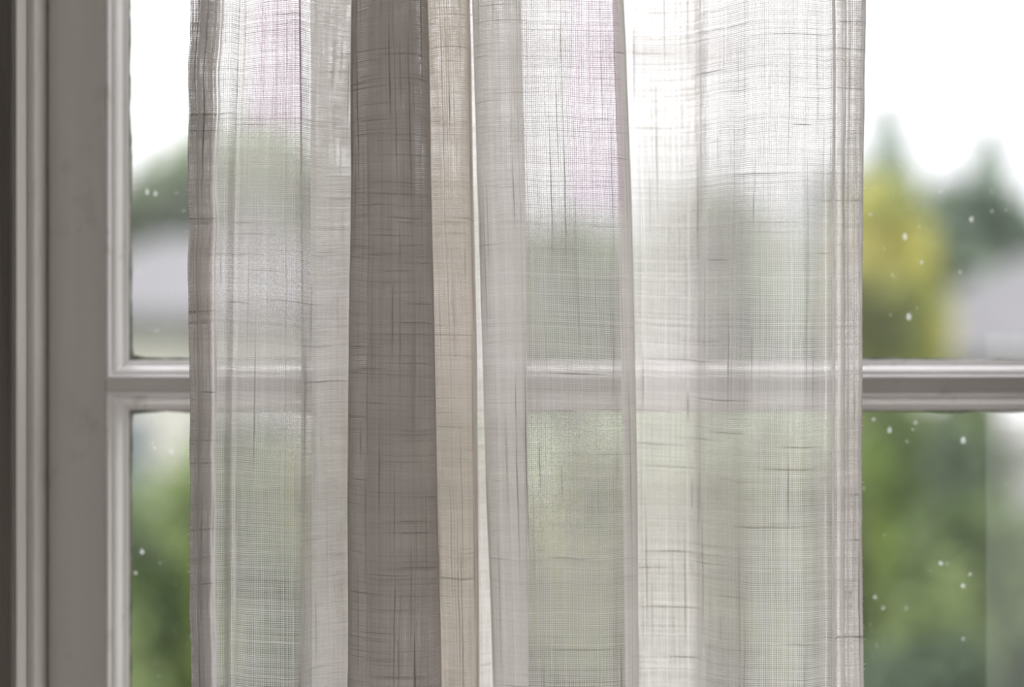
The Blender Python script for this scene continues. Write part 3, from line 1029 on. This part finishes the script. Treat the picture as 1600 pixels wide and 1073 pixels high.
h, hw, E, dp = house('house', 'grey roofed cream walled house seen through the left of the upper pane', 'house', 90, 640, 20, 372, 478, GZ, 5, M['roof_grey'], M['wall_cream'], 0.3)
for fx in (-0.75, 0.1):
    f = MB().box(fx * hw - 0.4, fx * hw + 0.4, -dp / 2 - 0.04, -dp / 2, E - 1.7, E - 0.9).build('window', M['dark_pane'], h)
MB().box(0.45 * hw - 0.4, 0.45 * hw + 0.4, -dp / 2 - 0.04, -dp / 2, 0, 1.9).build('door', M['wall_white'], h)
MB().box(-0.3, 0.1, 0.4, 0.8, E, E + 1.1).build('chimney', M['roof_grey'], h)
h, hw, E, dp = house('house', 'long pale grey roof of a neighbouring house at the right edge', 'house', 1450, 2300, 26, 398, 545, GZ, 7, M['roof_grey'], M['wall_cream'], 0.62)
MB().box(-0.5 * hw, -0.5 * hw + 0.9, -dp / 2 - 0.04, -dp / 2, E - 1.9, E - 0.9).build('window', M['dark_pane'], h)
MB().box(0.2 * hw, 0.2 * hw + 0.9, -dp / 2 - 0.04, -dp / 2, 0, 2.0).build('door', M['wall_white'], h)
h, hw, E, dp = house('garden_shed', 'small white boarded shed above the shrubs below the glazing bar', 'shed', 1548, 1760, 13, 598, 628, GZ, 1.6, M['wall_white'], M['wall_white'], 0.1)
MB().box(0.2 * hw, 0.2 * hw + 0.5, -dp / 2 - 0.03, -dp / 2, 0, E - 0.2).build('door', M['wall_cream'], h)

PL = [
    # name, label, cat, px, Y, top, bottom, width, mat, leaves, leaf size, seed, shape
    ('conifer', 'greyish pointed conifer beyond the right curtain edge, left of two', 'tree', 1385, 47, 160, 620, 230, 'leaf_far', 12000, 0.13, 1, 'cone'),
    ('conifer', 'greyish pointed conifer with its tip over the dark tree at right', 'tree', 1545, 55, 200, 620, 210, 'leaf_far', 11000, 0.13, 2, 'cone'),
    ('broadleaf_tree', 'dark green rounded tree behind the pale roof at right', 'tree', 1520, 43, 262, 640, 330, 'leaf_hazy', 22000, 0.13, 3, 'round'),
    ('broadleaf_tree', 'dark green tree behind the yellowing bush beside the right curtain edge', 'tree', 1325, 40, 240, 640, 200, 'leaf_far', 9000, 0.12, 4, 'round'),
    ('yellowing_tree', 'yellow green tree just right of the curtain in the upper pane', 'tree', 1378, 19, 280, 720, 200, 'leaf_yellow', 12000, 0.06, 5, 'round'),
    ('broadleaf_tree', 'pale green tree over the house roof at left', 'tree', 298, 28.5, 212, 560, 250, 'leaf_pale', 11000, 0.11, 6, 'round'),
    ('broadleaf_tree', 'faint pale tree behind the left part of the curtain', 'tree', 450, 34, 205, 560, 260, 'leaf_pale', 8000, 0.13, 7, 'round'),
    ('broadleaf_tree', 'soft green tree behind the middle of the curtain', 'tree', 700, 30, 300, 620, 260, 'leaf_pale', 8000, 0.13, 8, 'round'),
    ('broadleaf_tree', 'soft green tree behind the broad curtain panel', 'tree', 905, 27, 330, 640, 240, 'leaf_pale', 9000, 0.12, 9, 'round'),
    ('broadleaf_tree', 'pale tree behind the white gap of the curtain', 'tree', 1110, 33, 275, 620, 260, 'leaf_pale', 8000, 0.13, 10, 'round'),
    ('shrub', 'bright green leafy bush left of the curtain in the lower pane', 'bush', 300, 7.5, 620, 1250, 260, 'leaf_fresh', 16000, 0.028, 11, 'round'),
    ('shrub', 'dark green bush at the lower left corner of the lower pane', 'bush', 190, 6.8, 790, 1300, 200, 'leaf_mid', 11000, 0.028, 12, 'round'),
    ('shrub', 'leafy green bush behind the left curtain panel', 'bush', 470, 8.5, 650, 1250, 280, 'leaf_olive', 12000, 0.032, 13, 'round'),
    ('shrub', 'leafy green bush behind the brown pleat', 'bush', 680, 9.9, 660, 1250, 260, 'leaf_olive', 9000, 0.034, 14, 'round'),
    ('shrub', 'yellowish green bush behind the broad curtain panel', 'bush', 900, 8.2, 650, 1250, 280, 'leaf_olive', 12000, 0.032, 15, 'round'),
    ('shrub', 'leafy green bush behind the pale curtain gap', 'bush', 1090, 9.2, 660, 1250, 260, 'leaf_olive', 10000, 0.034, 16, 'round'),
    ('shrub', 'dull green bush behind the right curtain panel', 'bush', 1230, 8.0, 640, 1250, 200, 'leaf_olive', 10000, 0.032, 22, 'round'),
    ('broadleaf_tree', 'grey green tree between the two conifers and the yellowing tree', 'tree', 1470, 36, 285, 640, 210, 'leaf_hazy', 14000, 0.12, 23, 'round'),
    ('shrub', 'tall mid green bush right of the curtain, its top hidden by the glazing bar', 'bush', 1395, 10.9, 540, 1100, 190, 'leaf_mid', 12000, 0.04, 24, 'round'),
    ('shrub', 'mid green bush directly left of the white shed, under the glazing bar', 'bush', 1506, 12.4, 560, 1050, 150, 'leaf_mid', 11000, 0.04, 25, 'round'),
    ('shrub', 'bright yellow green bush beside the frayed curtain edge in the lower pane', 'bush', 1345, 8.6, 630, 1200, 220, 'leaf_fresh', 12000, 0.032, 17, 'round'),
    ('shrub', 'dense green bush in the middle of the lower right pane', 'bush', 1470, 7.8, 770, 1250, 230, 'leaf_mid', 14000, 0.030, 18, 'round'),
    ('shrub', 'tall dark bush below the glazing bar left of the white shed', 'bush', 1478, 9.7, 640, 1100, 120, 'leaf_dark', 9000, 0.04, 19, 'round'),
    ('shrub', 'green bush under the white shed at the right edge', 'bush', 1605, 8.7, 742, 1250, 200, 'leaf_mid', 10000, 0.036, 20, 'round'),
    ('shrub', 'low dark bush at the foot of the lower right pane', 'bush', 1400, 6.6, 960, 1350, 260, 'leaf_dark', 9000, 0.028, 21, 'round'),
]
for (nm, lb, ct, px, Y, tp, bt, wd, mt, nl, ls, sd, sh) in PL:
    plant(nm, lb, ct, px, Y, tp, bt, wd, M[mt], nl, ls, sd, sh, trunk=ct == 'tree')

# overhead cable crossing the sky
a, b = P(-1500, -60, 9.0), P(3300, 190, 9.0)
pts = []
for i in range(41):
    t = i / 40
    pts.append((a[0] + (b[0] - a[0]) * t, 9.0, a[2] + (b[2] - a[2]) * t - 0.25 * 4 * t * (1 - t) + 0.23))
tag(MB().tube(pts, [0.018] * 41, 8).build('overhead_cable', M['cable'], None, True), 'thin overhead cable crossing the pale sky near the top', 'cable')
